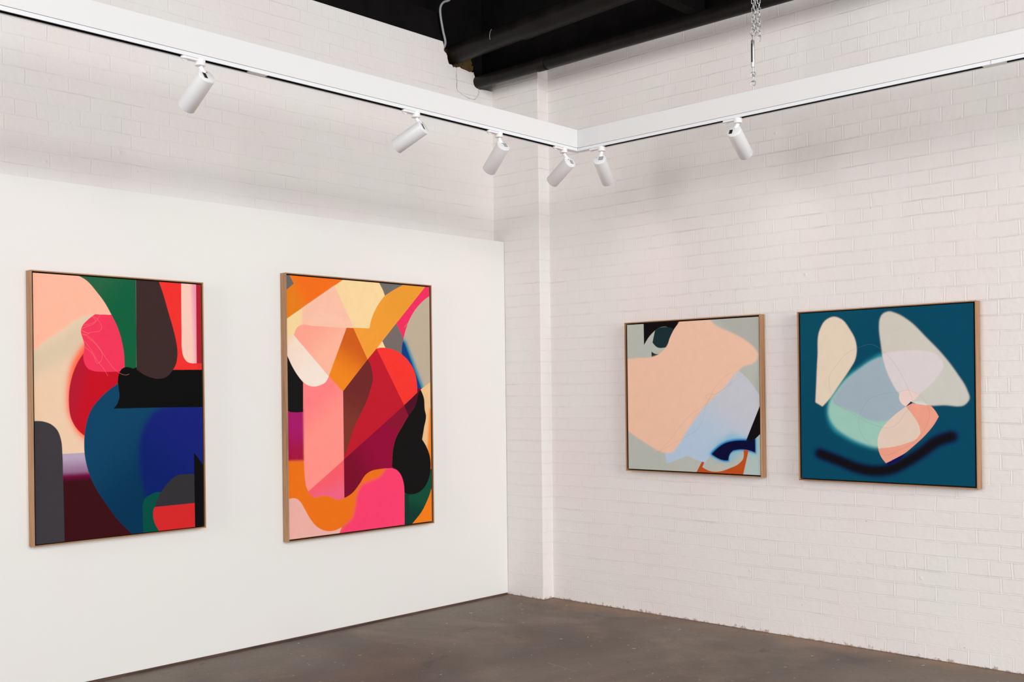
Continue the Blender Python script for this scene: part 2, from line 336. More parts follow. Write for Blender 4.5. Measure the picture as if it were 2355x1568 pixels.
PAINT2=[
{"c":[236,114,24],"p":[[-53,1018,1],[1103,1079,1],[1087,-129,1],[-63,-29,1]]},
{"c":[105,103,101],"p":[[-26,1016,1],[7,1018,1],[21,999,1],[48,969,1],[-26,928,1]]},
{"c":[227,125,27],"p":[[7,1018,1],[437,1030,1],[367,999,1],[-27,822,1],[-26,928,1],[48,969,1]],"g":[[50,899],[141,943],[240,110,28]]},
{"c":[243,213,158],"p":[[438,1040,1],[607,1049,1],[624,998],[645,975],[662,949,1],[618,915],[586,882],[563,849],[548,812,1],[83,808,1],[44,770,1],[-29,685,1],[-27,822,1],[367,999,1]]},
{"c":[246,191,166],"p":[[311,973,1],[98,876,1],[97,809,1],[438,813,1]],"b":7},
{"c":[246,196,172],"p":[[198,876,1],[411,834,1],[417,814,1],[106,809,1]],"b":8,"a":0.5},
{"c":[243,218,202],"p":[[44,774,1],[266,618,1],[247,597],[212,584],[166,578],[120,586],[81,608],[37,649],[-3,701],[-50,768],[-50,775,1]],"g":[[16,736],[195,605],[242,227,214]]},
{"c":[245,212,165],"p":[[-49,802,1],[41,777,1],[30,753,1],[-51,685,1]],"b":22,"a":0.75},
{"c":[250,163,143],"p":[[44,774,1],[55,792],[66,804],[83,811],[151,812,1],[389,810,1],[266,618,1]],"g":[[111,785],[230,677],[250,181,156]]},
{"c":[238,155,55],"p":[[548,812,1],[563,849],[586,882],[618,915],[662,950,1],[723,974],[790,997,1],[810,1060,1],[1067,1071,1],[639,762,1],[532,686,1],[434,811,1]],"g":[[559,744],[823,952],[230,152,50]]},
{"c":[205,92,28],"p":[[389,810,1],[435,810,1],[532,686,1],[359,558,1],[266,618,1]],"g":[[447,749],[348,618],[238,133,30]]},
{"c":[109,106,104],"p":[[607,1049,1],[817,1060,1],[790,997,1],[723,974],[662,949,1],[646,973],[624,998]]},
{"c":[235,48,95],"p":[[1067,1071,1],[1066,981,1],[1000,961],[945,936],[883,895],[831,841],[806,800],[795,773,1],[744,838,1]]},
{"c":[186,171,150],"p":[[1066,985,1],[1000,961],[945,936],[883,895],[831,841],[806,800],[795,773,1],[885,543,1],[1061,606,1]]},
{"c":[60,140,165],"p":[[780,784,1],[820,763,1],[948,572,1],[885,524,1]],"b":14},
{"c":[14,60,130],"p":[[767,791,1],[807,755,1],[927,571,1],[919,524,1],[751,599,1]],"b":7},
{"c":[186,171,150],"p":[[807,822,1],[835,841,1],[855,823,1],[820,785,1]],"b":9},
{"c":[235,48,95],"p":[[806,822,1],[828,837,1],[806,798],[795,773,1],[780,792,1]]},
{"c":[115,105,103],"p":[[744,838,1],[796,774,1],[785,747],[781,710,1],[720,717],[661,731,1],[639,762,1]]},
{"c":[246,216,160],"p":[[639,762,1],[664,731,1],[594,728,1]]},
{"c":[110,14,40],"p":[[818,562,1],[941,569,1],[954,501,1],[847,399,1],[765,443,1],[731,501,1]]},
{"c":[242,55,48],"p":[[597,731,1],[623,735],[661,735],[720,728],[781,710],[839,677],[880,633],[894,588],[897,548,1],[790,496,1]]},
{"c":[190,27,44],"p":[[597,731,1],[796,497,1],[827,477,1],[511,338,1],[358,275,1],[355,507,1],[532,686,1]]},
{"c":[110,40,40],"p":[[532,686,1],[552,665],[564,636],[567,600],[557,578],[512,504,1],[435,418,1],[362,293,1],[360,543,1],[359,558,1]],"g":[[463,582],[385,415],[124,54,44]]},
{"c":[252,128,130],"p":[[92,601,1],[266,618,1],[360,558,1],[360,137,1],[314,132],[283,141],[253,150],[211,154],[163,150],[134,167],[111,195],[103,230],[98,300],[97,405],[97,510,1]],"g":[[148,533],[262,419],[254,146,136]]},
{"c":[246,93,106],"p":[[122,175,1],[362,289,1],[360,137,1],[314,132],[283,141],[253,150],[211,154],[163,150]],"g":[[260,222],[289,149],[240,100,130]]},
{"c":[243,218,202],"p":[[4,702,1],[138,642,1],[266,618,1],[247,597],[212,584],[166,578],[120,586],[81,608],[37,649],[4,696,1]],"g":[[16,736],[195,605],[242,227,214]]},
{"c":[165,26,104],"p":[[-51,499,1],[98,489,1],[98,296,1],[-53,299,1]],"b":9,"g":[[44,424],[43,317],[165,20,66]]},
{"c":[20,20,20],"p":[[-50,752,1],[-3,701],[37,649],[81,608],[99,595,1],[97,481,1],[33,481],[13,483],[-2,488],[-51,502,1]]},
{"c":[248,64,110],"p":[[324,-1,1],[356,26],[412,54],[435,96],[445,140],[477,178],[548,196],[607,208],[654,238],[708,260,1],[845,192,1],[841,-76,1],[257,-27,1]],"b":15},
{"c":[120,12,42],"p":[[360,289,1],[796,497,1],[827,452,1],[778,409],[729,361],[709,320],[701,275],[701,240,1],[607,240],[548,235],[509,222],[464,186],[420,156],[382,142],[360,137,1]],"g":[[414,214],[608,309],[146,9,56]]},
{"c":[130,22,42],"p":[[643,418,1],[796,497,1],[827,452,1],[757,394,1]],"b":14,"a":0.7},
{"c":[75,16,36],"p":[[897,550,1],[913,524,1],[827,452,1],[796,497,1]]},
{"c":[232,190,140],"p":[[923,563,1],[1061,621,1],[1060,221,1],[916,266,1],[919,498,1]]},
{"c":[240,132,38],"p":[[990,482,1],[1063,496,1],[1059,181,1],[951,187,1],[974,342,1]],"b":12},
{"c":[18,76,55],"p":[[790,157,1],[1060,244,1],[1006,145],[978,108],[927,52],[846,0],[814,-20,1],[788,-33,1]],"g":[[879,114],[843,39],[15,56,46]]},
{"c":[240,126,28],"p":[[1059,181,1],[1006,149],[978,108],[927,52],[846,0],[814,-20,1],[1056,-54,1]]},
{"c":[18,17,17],"p":[[923,562,1],[947,527],[954,474],[962,453],[946,401],[930,351,1],[963,319],[988,279],[994,231],[979,185],[943,148],[893,128],[844,124],[790,133,1],[785,172],[769,204],[738,229],[700,240,1],[701,275],[709,320],[729,361],[778,409],[827,452],[885,502],[905,552,1]]},
{"c":[75,16,36],"p":[[897,550,1],[913,557,1],[878,502],[827,452,1],[796,497,1]]},
{"c":[248,64,110],"p":[[701,241,1],[738,230],[769,204],[785,172],[789,134],[787,-33,1],[704,-27,1],[707,177,1],[660,217,1]],"b":5},
{"c":[14,58,46],"p":[[790,130,1],[823,126,1],[821,-36,1],[788,-33,1]],"g":[[809,118],[808,41],[15,54,45]]},
{"c":[18,17,17],"p":[[790,133,1],[787,165],[769,204],[738,229],[700,240,1],[776,257,1],[887,229,1],[886,129,1],[844,124]]},
{"c":[235,176,166],"p":[[-55,149,1],[0,154],[24,156],[47,153],[73,139],[99,111],[127,78],[156,51],[198,27],[239,16],[282,13],[340,23,1],[321,-4,1],[311,-68,1],[-57,-36,1]]}]
PAINT3=[
{"c":[184,189,181],"p":[[-87,1148,1],[1115,1068,1],[1115,-61,1],[-89,-133,1]]},
{"c":[178,180,172],"p":[[620,1056,1],[1115,1026,1],[1115,433,1],[961,540,1],[1008,754,1]],"b":20},
{"c":[199,202,212],"p":[[856,662,1],[914,613],[1000,501,1],[1039,454,1],[1000,440,1],[902,218,1],[801,213],[719,174],[653,120],[604,64,1],[581,68,1],[473,104,1],[310,47,1],[299,114,1],[323,200,1],[603,506,1]],"g":[[801,469],[636,208],[180,202,224]]},
{"c":[14,9,12],"p":[[137,1087,1],[466,1066,1],[431,985,1],[378,919,1],[324,969],[279,970],[229,949,1],[188,916],[139,854,1]]},
{"c":[24,48,53],"p":[[229,949,1],[261,965],[315,970],[378,953,1],[351,890,1],[317,832,1],[243,836],[208,869,1]]},
{"c":[24,48,53],"p":[[199,808,1],[224,793],[261,788,1],[224,773],[199,769,1]]},
{"c":[14,9,12],"p":[[1039,518,1],[1000,438,1],[902,218,1],[965,230,1],[1000,261,1],[1039,291,1]]},
{"c":[172,200,200],"p":[[966,232,1],[1039,276,1],[1039,-66,1],[866,-76,1],[918,151,1]],"b":12,"a":0.6},
{"c":[120,190,215],"p":[[801,264,1],[906,237,1],[981,239,1],[981,125,1],[882,143,1],[785,73,1],[686,84,1],[619,111,1],[703,203,1]],"b":20,"a":0.7},
{"c":[0,125,200],"p":[[644,123],[686,169],[752,208],[818,224],[902,228,1],[971,235,1],[971,134,1],[922,148],[866,153],[809,144,1],[789,128],[781,79,1],[736,78],[695,92]],"b":7},
{"c":[6,6,52],"p":[[653,123,1],[695,162],[752,197],[818,213],[902,218,1],[965,230,1],[965,142,1],[922,155],[866,160],[809,151,1],[789,132],[773,86,1],[736,86],[695,99]],"b":2},
{"c":[190,80,30],"p":[[581,72,1],[598,67,1],[583,35,1],[636,13],[703,11],[785,37],[850,69],[878,99],[882,158,1],[918,155,1],[866,-47,1],[499,-67,1]]},
{"c":[14,9,12],"p":[[1039,518,1],[1000,438,1],[902,218,1],[929,219,1],[966,230,1],[1000,261,1],[1039,291,1]]},
{"c":[240,197,171],"p":[[-87,765,1],[0,764],[85,768],[197,769],[270,793],[329,845],[369,904],[404,963],[448,1067,1],[603,1058,1],[703,955],[802,910],[898,859],[961,809],[992,762],[981,726],[945,702],[890,689],[850,658],[802,615],[744,550],[678,498],[602,431],[551,371],[482,287],[412,187],[350,124],[260,128],[150,179],[-1,262],[-88,317,1]],"b":6.5},
{"c":[240,197,171],"p":[[457,1067,1],[422,1000],[378,948],[344,890],[320,833],[288,808],[256,786],[199,769,1],[333,722,1],[509,808,1],[552,1061,1]]},
{"c":[140,120,100],"p":[[922,640],[850,614],[785,571],[720,531],[678,513],[636,515],[613,500],[628,484],[670,487],[680,506],[653,513]],"a":0.6,"w":1.8},
{"c":[140,120,100],"p":[[818,642],[802,647],[769,634],[720,594],[678,550],[653,506],[619,454],[508,386],[412,294],[332,200],[269,144],[205,95]],"a":0.6,"w":1.8},
{"c":[140,120,100],"p":[[818,642],[810,611],[761,557],[686,513]],"a":0.6,"w":1.8},
{"c":[140,120,100],"p":[[661,506],[628,461],[607,409],[590,342],[564,296],[482,242],[377,193],[251,126]],"a":0.6,"w":1.8},
{"c":[140,120,100],"p":[[619,452],[577,405],[517,356]],"a":0.6,"w":1.8}]
PAINT4=[
{"c":[0,72,98],"p":[[-91,1138,1],[1100,1056,1],[1114,-64,1],[-89,-144,1]],"g":[[396,652],[76,1010],[4,76,98]]},
{"c":[0,20,85],"p":[[112,154],[242,112],[337,78],[438,63],[552,80],[626,120],[712,176],[804,245],[882,270]],"b":15,"a":0.8,"w":90},
{"c":[12,10,16],"p":[[120,152],[242,111],[337,78],[438,63],[552,81],[626,120],[712,176],[804,245],[877,271]],"b":12,"w":76},
{"c":[40,150,165],"p":[[502,740],[434,712],[365,668],[279,608],[208,524],[170,461],[163,383],[193,306],[281,246],[368,209],[468,188],[625,240],[659,463],[547,724]],"b":13,"a":0.9},
{"c":[156,202,188],"p":[[502,721],[434,696],[365,652],[280,589],[224,524],[183,461],[176,383],[207,322],[281,265],[368,225],[468,201],[624,277],[659,463],[547,724]],"b":9},
{"c":[160,178,190],"p":[[517,724,1],[434,696],[365,652],[295,600],[240,531],[200,462],[257,431],[336,397],[413,359],[490,349],[550,365],[623,425,1],[659,500,1]],"b":7},
{"c":[229,212,190],"p":[[127,898],[158,947],[214,969],[262,950],[309,890],[341,828],[350,774],[338,706],[311,661],[240,562],[184,485],[137,436,1],[93,461,1],[98,540],[110,735]],"b":3.5},
{"c":[208,203,192],"p":[[484,905],[487,935],[504,967],[538,980],[582,967],[655,919],[749,820],[835,723],[912,614],[960,528],[972,478],[954,451],[837,444],[732,443],[667,459,1],[593,511],[548,582],[510,680],[494,785]],"b":4.5,"g":[[620,869],[871,535],[204,203,194]]},
{"c":[220,210,213],"p":[[500,735,1],[547,747],[620,753],[729,749],[786,735],[828,694],[839,662],[815,615],[752,543],[695,500],[652,463,1],[593,511],[544,597],[514,680]],"b":2},
{"c":[214,216,212],"p":[[667,463,1],[717,463],[760,443,1],[696,447]],"b":2},
{"c":[235,210,203],"p":[[595,507,1],[622,526],[659,529],[688,516],[709,505,1],[667,463,1],[630,436,1],[605,455],[593,483]]},
{"c":[30,45,60],"p":[[630,435,1],[659,465,1],[670,458,1],[638,437,1]]},
{"c":[238,161,139],"p":[[630,435,1],[668,454,1],[710,447],[767,442,1],[792,412],[810,380,1],[782,332],[740,280],[669,211],[625,173],[514,110,1],[487,145],[469,197],[468,243],[490,304],[550,373]]},
{"c":[228,205,189],"p":[[630,435,1],[667,389],[704,323],[710,286,1],[690,256],[625,225],[551,204],[470,194,1],[468,250],[490,304],[550,373]]},
{"c":[10,10,90],"p":[[514,109,1],[629,173,1],[596,138],[529,100,1]]},
{"c":[120,115,90],"p":[[498,762],[434,796],[365,782],[287,746],[231,686],[184,617],[180,578],[196,508],[225,450],[296,408],[367,366],[437,333],[543,316],[587,343],[623,396],[667,463],[644,537],[607,618],[555,701],[498,762]],"a":0.6,"w":1.8},
{"c":[120,115,90],"p":[[593,518],[474,500],[420,477],[382,424],[359,363],[360,301],[391,248],[453,189],[506,157],[596,190],[683,241],[733,309],[760,412],[739,463],[695,507],[644,528],[593,518]],"a":0.6,"w":1.8}]
WORLD = 0.08
EXPO = 0.46
SPOT_W = 1.4
LIGHTS = [('clerestory_window', (11.5, -8.0, 5.55), (1.0, -1.0, 2.5), 8.0, 0.9, 215, (1.0, .985, .965)),
          ('side_fill', (17.0, -3.6, 3.6), (0.5, -2.4, 1.9), 8.0, 6.4, 1240, (1.0, .995, .985)),  # unseen fill panel, added to brighten the left wall evenly
          ('front_fill', (-1.0, -14.5, 3.1), (.8, -1.0, 1.6), 12.0, 6.6, 1290, (1.0, .988, .982))]  # unseen fill panel, added and widened to soften light on the right wall

# ------------------------------------------------------------------ painting rasteriser (pigment per canvas vertex)
def fill(poly, W, H, ss=3):
    P = np.array(poly, float); x = P[:, 0]/1000*W; y = P[:, 1]/1000*H
    x2 = np.roll(x, -1); y2 = np.roll(y, -1); out = np.zeros((H, W))
    lo = max(0, int(y.min())-1); hi = min(H, int(y.max())+2)
    for r in range(lo, hi):
        for s in range(ss):
            yy = r+(s+.5)/ss
            k = ((y <= yy) & (y2 > yy)) | ((y2 <= yy) & (y > yy))
            if not k.any(): continue
            xs = np.sort(x[k]+(yy-y[k])*(x2[k]-x[k])/(y2[k]-y[k]))
            for a, b in zip(xs[0::2], xs[1::2]):
                a = min(max(a, 0), W); b = min(max(b, 0), W)
                if b <= a: continue
                ia, ib = int(a), int(b)
                if ia == ib: out[r, ia] += b-a
                else:
                    out[r, ia] += ia+1-a; out[r, ia+1:ib] += 1
                    if ib < W: out[r, ib] += b-ib
    return np.clip(out/ss, 0, 1)
def stroke(pts, w, W, H, wm):
    """distance to a polyline, w in metres"""
    hm = wm*H/W; yy, xx = np.mgrid[0:H, 0:W]; gx = (xx+.5)/W*wm; gy = (yy+.5)/H*hm; d = np.full((H, W), 1e9); px = wm/W
    for (ax, ay), (bx, by) in zip(pts, pts[1:]):
        ax, bx = ax/1000*wm, bx/1000*wm; ay, by = ay/1000*hm, by/1000*hm
        m_ = w+.02
        i0 = max(0, int((min(ax, bx)-m_)/wm*W)); i1 = min(W, int((max(ax, bx)+m_)/wm*W)+2)
        j0 = max(0, int((min(ay, by)-m_)/hm*H)); j1 = min(H, int((max(ay, by)+m_)/hm*H)+2)
        if i1 <= i0 or j1 <= j0: continue
        g, q = gx[j0:j1, i0:i1], gy[j0:j1, i0:i1]; L = (bx-ax)**2+(by-ay)**2+1e-12
        t = np.clip(((g-ax)*(bx-ax)+(q-ay)*(by-ay))/L, 0, 1)
        d[j0:j1, i0:i1] = np.minimum(d[j0:j1, i0:i1], np.hypot(g-ax-t*(bx-ax), q-ay-t*(by-ay)))
    return np.clip((w/2-d)/px+.5, 0, 1)*(min(1, w/px))
def blur(a, s):
    r = max(1, int(s*3)); k = np.exp(-.5*(np.arange(-r, r+1)/s)**2); k /= k.sum()
    for ax in (0, 1):
        p = np.pad(a, [(r, r) if i == ax else (0, 0) for i in (0, 1)], mode='edge'); n = a.shape[ax]; o = np.zeros_like(a)
        for i, kk in enumerate(k): o += kk*(p[i:i+n] if ax == 0 else p[:, i:i+n])
        a = o
    return a
def rasterise(shapes, W, H, wm, mm):
    """mm: metres per traced unit"""
    img = np.zeros((H, W, 3)); px = wm/W
    yy, xx = np.mgrid[0:H, 0:W]; U = (xx+.5)/W*wm; V = (yy+.5)/H*wm*H/W
    for s in shapes:
        pts = [tuple(p) for p in s['p']]
        if 'w' in s: m_ = stroke(spline(pts, False, 8), s['w']*mm, W, H, wm)
        else: m_ = fill(spline(pts, True, 8), W, H)
        if 'b' in s: m_ = blur(m_, s['b']*mm/px)
        col = np.array(lin(s['c']))
        if 'g' in s:
            (a, b, c2) = s['g']; ax, ay, bx, by = a[0]/1000*wm, a[1]/1000*wm*H/W, b[0]/1000*wm, b[1]/1000*wm*H/W
            t = np.clip(((U-ax)*(bx-ax)+(V-ay)*(by-ay))/((bx-ax)**2+(by-ay)**2), 0, 1); t = (t*t*(3-2*t))[..., None]
            col = col*(1-t)+np.array(lin(c2))*t
        m_ = (m_*s.get('a', 1))[..., None]
        img = img*(1-m_)+col*m_
    return img
def painting(name, label, shapes, wall, x0, x1, z0, z1, face, cw, ch, W, mm, canvas_in=.0135, depth=.06):
    """wall 'L': frame hangs on a plane x=face, horizontal axis y; wall 'R': plane y=face, horizontal axis x"""
    def P(h, z, d):   # d metres out of the wall
        return (face+d, h, z) if wall == 'L' else (h, face-d, z)
    cx, cz = (x0+x1)/2, (z0+z1)/2
    root = thing(name, label, 'painting', P(cx, cz, 0), 'framed abstract paintings'); o_ = Vector(root.location)
    def L(h, z, d): return tuple(Vector(P(h, z, d))-o_)
    t = .0065; hm = 'y' if wall == 'L' else 'x'
    rails = (('z', [(x0, z0), (x0+t, z0+t), (x0+t, z1-t), (x0, z1)]), ('z', [(x1, z0), (x1-t, z0+t), (x1-t, z1-t), (x1, z1)]),
             (hm, [(x0, z1), (x0+t, z1-t), (x1-t, z1-t), (x1, z1)]), (hm, [(x0, z0), (x0+t, z0+t), (x1-t, z0+t), (x1, z0)]))
    for ax, q in rails:
        bm = bmesh.new(); prism(bm, [L(h, z, .001) for h, z in q], Vector(L(0, 0, depth))-Vector(L(0, 0, .001)))
        obj('frame_rail', bm, M['oak_'+ax], root, bevel=.0006)
    bm = bmesh.new(); a = L(x0+t, z0+t, .004); b = L(x1-t, z1-t, .012); box(bm, a, b); obj('backing_board', bm, M['gap'], root)
    # stretched canvas
    h0, h1, v0, v1 = cw[0], cw[1], ch[0], ch[1]
    wm = h1-h0; H = int(round(W*(v1-v0)/wm)); img = rasterise(shapes, W, H, wm, mm)
    bm = bmesh.new(); box(bm, L(h0, v0, .012), L(h1, v1, depth-.0052)); st = obj('stretcher', bm, M['gap'], root)
    uu = h0+(np.arange(W))/(W-1)*wm; vv = v0+(np.arange(H))/(H-1)*(v1-v0); g, q = np.meshgrid(uu, vv)
    n = W*H; co = np.zeros((n, 3)); d = depth-.005
    if wall == 'L': co[:, 0] = face+d-o_.x; co[:, 1] = g.ravel()-o_.y; co[:, 2] = q.ravel()-o_.z
    else: co[:, 0] = g.ravel()-o_.x; co[:, 1] = face-d-o_.y; co[:, 2] = q.ravel()-o_.z
    i = (np.arange(H-1)[:, None]*W+np.arange(W-1)[None, :]).ravel()
    F = np.stack([i, i+1, i+W+1, i+W], 1).astype(np.int32)
    me = bpy.data.meshes.new('canvas'); me.vertices.add(n); me.vertices.foreach_set('co', co.astype(np.float32).ravel())
    me.loops.add(F.size); me.loops.foreach_set('vertex_index', F.ravel()); me.polygons.add(len(F))
    me.polygons.foreach_set('loop_start', np.arange(0, F.size, 4, dtype=np.int32))
    me.update(calc_edges=True)
    ca = me.color_attributes.new('paint', 'FLOAT_COLOR', 'POINT'); c4 = np.ones((n, 4), np.float32); c4[:, :3] = (img*PIG).reshape(-1, 3)
    ca.data.foreach_set('color', c4.ravel()); me.materials.append(M['paint']); me.validate()
    o = bpy.data.objects.new('canvas', me); COL.objects.link(o); o.parent = root
    return root
PIG = 1.0

SCR = [(1.799, -1.493, 2.052, -1.537), (1.259, -0.864, 1.404, -0.857), (1.639, -1.753, 1.676, -1.76), (1.967, -1.331, 2.05, -1.39), (0.742, -1.779, 0.788, -1.71)]
# ------------------------------------------------------------------ setting
XL, XP, YP, XPIL, ZW = .0722, .182, -.1103, .5502, 4.215
def struct(name, bm, m, **kw):
    return tag(obj(name, bm, m, **kw), kind='structure')
bm = bmesh.new(); box(bm, (-.4, -14, -.1), (14, .4, 0)); struct('floor', bm, M['floor'])

# side brick wall with the ragged hole where the pipes pass through
hole = [(-.638, 4.215), (-.634, 4.205), (-.628, 4.18), (-.629, 4.149), (-.618, 4.139), (-.606, 4.135), (-.598, 4.122), (-.595, 4.117), (-.593, 4.098), (-.587, 4.080),
        (-.582, 4.066), (-.571, 4.057), (-.556, 4.060), (-.544, 4.056), (-.534, 4.043), (-.526, 4.044), (-.515, 4.051), (-.508, 4.046), (-.490, 4.052), (-.466, 4.060), (-.450, 4.053),
        (-.429, 4.051), (-.405, 4.049), (-.387, 4.047), (-.360, 4.043), (-.344, 4.048), (-.331, 4.045), (-.317, 4.051), (-.312, 4.036), (-.303, 4.021), (-.309, 4.000), (-.308, 3.972), (-.302, 3.958),
        (-.304, 3.943), (-.288, 3.936), (-.275, 3.940), (-.266, 3.930), (-.245, 3.931), (-.22, 3.935), (-.18, 3.938), (YP, 3.94)]
bm = bmesh.new(); prism(bm, [(XL, -9, 0), (XL, -9, ZW)]+[(XL, y, z) for y, z in hole]+[(XL, YP, 0)], (-.23, 0, 0))
struct('wall_left', bm, M['brick_left'])
bm = bmesh.new()   # back wall with its shallow pier in the corner
prism(bm, [(-.158, .23, 0), (-.158, YP, 0), (XPIL, YP, 0), (XPIL, 0, 0), (9, 0, 0), (9, .23, 0)], (0, 0, 4.037))
struct('wall_back', bm, M['brick_right'], bevel=.006)
# display partition
bm = bmesh.new(); box(bm, (XL+.003, -7.5, .014), (XP, YP-.002, 2.7472)); struct('wall_partition', bm, M['part'], bevel=.002)
bm = bmesh.new(); box(bm, (XL+.003, -7.5, 0), (XP-.006, YP-.01, .0142)); struct('gap_shade_strip', bm, M['gap_shade'])  # recessed strip added for the dark gap under the partition, shade in its colour
# black void above
bm = bmesh.new(); box(bm, (-.158, -9, ZW), (XL-.004, -.64, 4.42)); struct('trim_1', bm, M['black'])
bm = bmesh.new(); box(bm, (-.158, .012, 4.037), (9, .23, 4.95)); struct('trim_2', bm, M['black'])
bm = bmesh.new(); box(bm, (-.4, -9, 4.42), (-.158, .23, 4.95)); box(bm, (-.24, -.8, 3.8), (-.158, .23, 4.42)); struct('trim_3', bm, M['black'])
bm = bmesh.new(); box(bm, (-.4, -3.2, 4.95), (4.4, .4, 5.05)); struct('ceiling', bm, M['black'])
bm = bmesh.new()
cr = [(-.500, 4.046), (-.498, 4.005), (-.502, 3.965), (-.497, 3.93), (-.500, 3.895), (-.486, 3.868), (-.45, 3.858), (-.41, 3.846), (-.36, 3.838), (-.325, 3.837), (-.30, 3.846), (-.275, 3.872), (-.262, 3.90), (-.262, 3.93)]
pc = []
for a, b in zip(cr, cr[1:]):
    for k in range(4): pc.append((XL+.0004, a[0]+(b[0]-a[0])*k/4+random.uniform(-.003, .003), a[1]+(b[1]-a[1])*k/4+random.uniform(-.003, .003)))
tube(bm, pc, [random.uniform(.0006, .0020) for _ in pc], 6)
struct('trim_5', bm, mat('crack_grime', lin((112, 104, 100)), .9))
# broken brick inside the hole
bm = bmesh.new(); bmesh.ops.create_cube(bm, size=1)
bmesh.ops.subdivide_edges(bm, edges=bm.edges[:], cuts=9, use_grid_fill=True)
for v in bm.verts:
    c = v.co.copy(); k = rng.random(3)-.5
    v.co = Vector((-.062+c.x*.17+k[0]*.02, -.46+c.y*.36+k[1]*.022, 4.105+c.z*.17+k[2]*.03))
struct('trim_4', bm, M['rubble'])

# a few long pale scratches scored in the concrete
bm = bmesh.new()
for (x0_, y0_, x1_, y1_) in SCR:
    d_ = Vector((x1_-x0_, y1_-y0_, 0)); n_ = Vector((-d_.y, d_.x, 0)).normalized()*.0016
    a_, b_ = Vector((x0_, y0_, -.001)), Vector((x1_, y1_, -.001))
    prism(bm, [a_-n_, b_-n_*.4, b_+n_*.4, a_+n_], (0, 0, .0014))
struct('trim_6', bm, mat('pale_scratch', lin((168, 150, 132)), .8))
# short timber outrigger above the lower pipe
bm = bmesh.new(); box(bm, (-.045, -.75, -.02), (.045, 0, .12))
tag(obj('ceiling_joist', bm, M['black'], loc=(1.915, .008, 4.13)), 'black timber joist end crossing above the thin pipe, left of the chain', 'joist')

# pipes
def pipe(name, label, a, b, r, sock, tie=None):
    a, b = Vector(a), Vector(b); d = (b-a).normalized(); root = thing(name, label, 'pipe', a, 'black pipes under the ceiling')
    bm = bmesh.new(); lathe(bm, (0, 0, 0), d, [(-.004, 0), (-.004, r*.97), (0, r), ((b-a).length, r), ((b-a).length, 0)], 48); obj('pipe_run', bm, M['pipe'], root, smooth=True)
    for s, rr, ln in sock:
        bm = bmesh.new(); lathe(bm, d*s, d, [(0, r*.9), (0, rr*.985), (.006, rr), (ln-.004, rr), (ln, rr*.97), (ln, r*.9)], 48); obj('pipe_socket', bm, M['pipe'], root, smooth=True)
    return root, d
p1, d1 = pipe('waste_pipe', 'thin black pipe running tight along the top of the right wall', (XL, -.275, 3.979), (6.5, -.275, 3.955), .0455, [(.63, .0500, .085), (2.9, .050, .09)])
p2, d2 = pipe('waste_pipe', 'thick black pipe with a coupling entering the ragged hole', (XL, -.511, 4.149), (4.2, -.511, 4.30), .074, [(.70, .082, 3.4)])
u, w, _ = frame_of(d2)
bm = bmesh.new(); tube(bm, [d2*.43+(u*math.cos(t)+w*math.sin(t))*.0755 for t in np.linspace(.55, 1.5, 12)+PI*0.0], .002, 6)
# the tie faces the room (towards -y and down)
bm.free(); bm = bmesh.new()
tube(bm, [d2*.44+Vector((.0, -math.cos(t), math.sin(t)))*.0760 for t in np.linspace(-.35, .75, 14)], .0018, 6)
tag(obj('scratch_tie', bm, M['conduit'], p2), 'thin pale tie round the pipe')
bm = bmesh.new()
cp = [(.125, -.56, 4.62), (.112, -.60, 4.53), (.104, -.655, 4.497), (.100, -.684, 4.455), (.098, -.684, 4.393), (.097, -.659, 4.285), (.09, -.629, 4.20), (.03, -.612, 4.155)]
pp = []
for i in range(len(cp)-1):
    a, b = Vector(cp[i]), Vector(cp[i+1]); p0 = Vector(cp[max(i-1, 0)]); p3 = Vector(cp[min(i+2, len(cp)-1)])
    for k in range(6):
        t = k/6; pp.append(.5*((2*a)+(b-p0)*t+(2*p0-5*a+4*b-p3)*t*t+(3*a-p0-3*b+p3)*t**3))
pp.append(Vector(cp[-1])); o0 = pp[-1].copy(); tube(bm, [p-o0 for p in pp], .0085, 14)
tag(obj('electrical_conduit', bm, M['conduit'], smooth=True, loc=o0), 'bent pale grey conduit dropping into the ragged hole beside the pipes', 'conduit')

# ------------------------------------------------------------------ suspended lighting frame
XB, YB, ZB, ZS, ZT = 1.5305, -.835, 3.1241, 3.1436, 3.2605; BW = .07; TW = .046
lf = thing('lighting_frame', 'white suspended beam frame with recessed lighting track under its L-shaped corner', 'lighting frame', (XB, YB, ZB))
def rel(p): return tuple(Vector(p)-Vector((XB, YB, ZB)))
def rbox(bm, a, b): return box(bm, rel(a), rel(b))
bm = bmesh.new(); prism(bm, [rel(p) for p in ((XB, YB, ZS), (XB, -7.2, ZS), (XB-BW, -7.2, ZS), (XB-BW, YB+BW, ZS))], (0, 0, ZT-ZS)); obj('beam', bm, M['beam'], lf, bevel=.002)
bm = bmesh.new(); prism(bm, [rel(p) for p in ((XB, YB, ZS), (XB-BW, YB+BW, ZS), (7.0, YB+BW, ZS), (7.0, YB, ZS))], (0, 0, ZT-ZS)); obj('beam', bm, M['beam'], lf, bevel=.002)
e = .0012   # the aluminium track is set a hair behind the beam face: leaves the fine seam
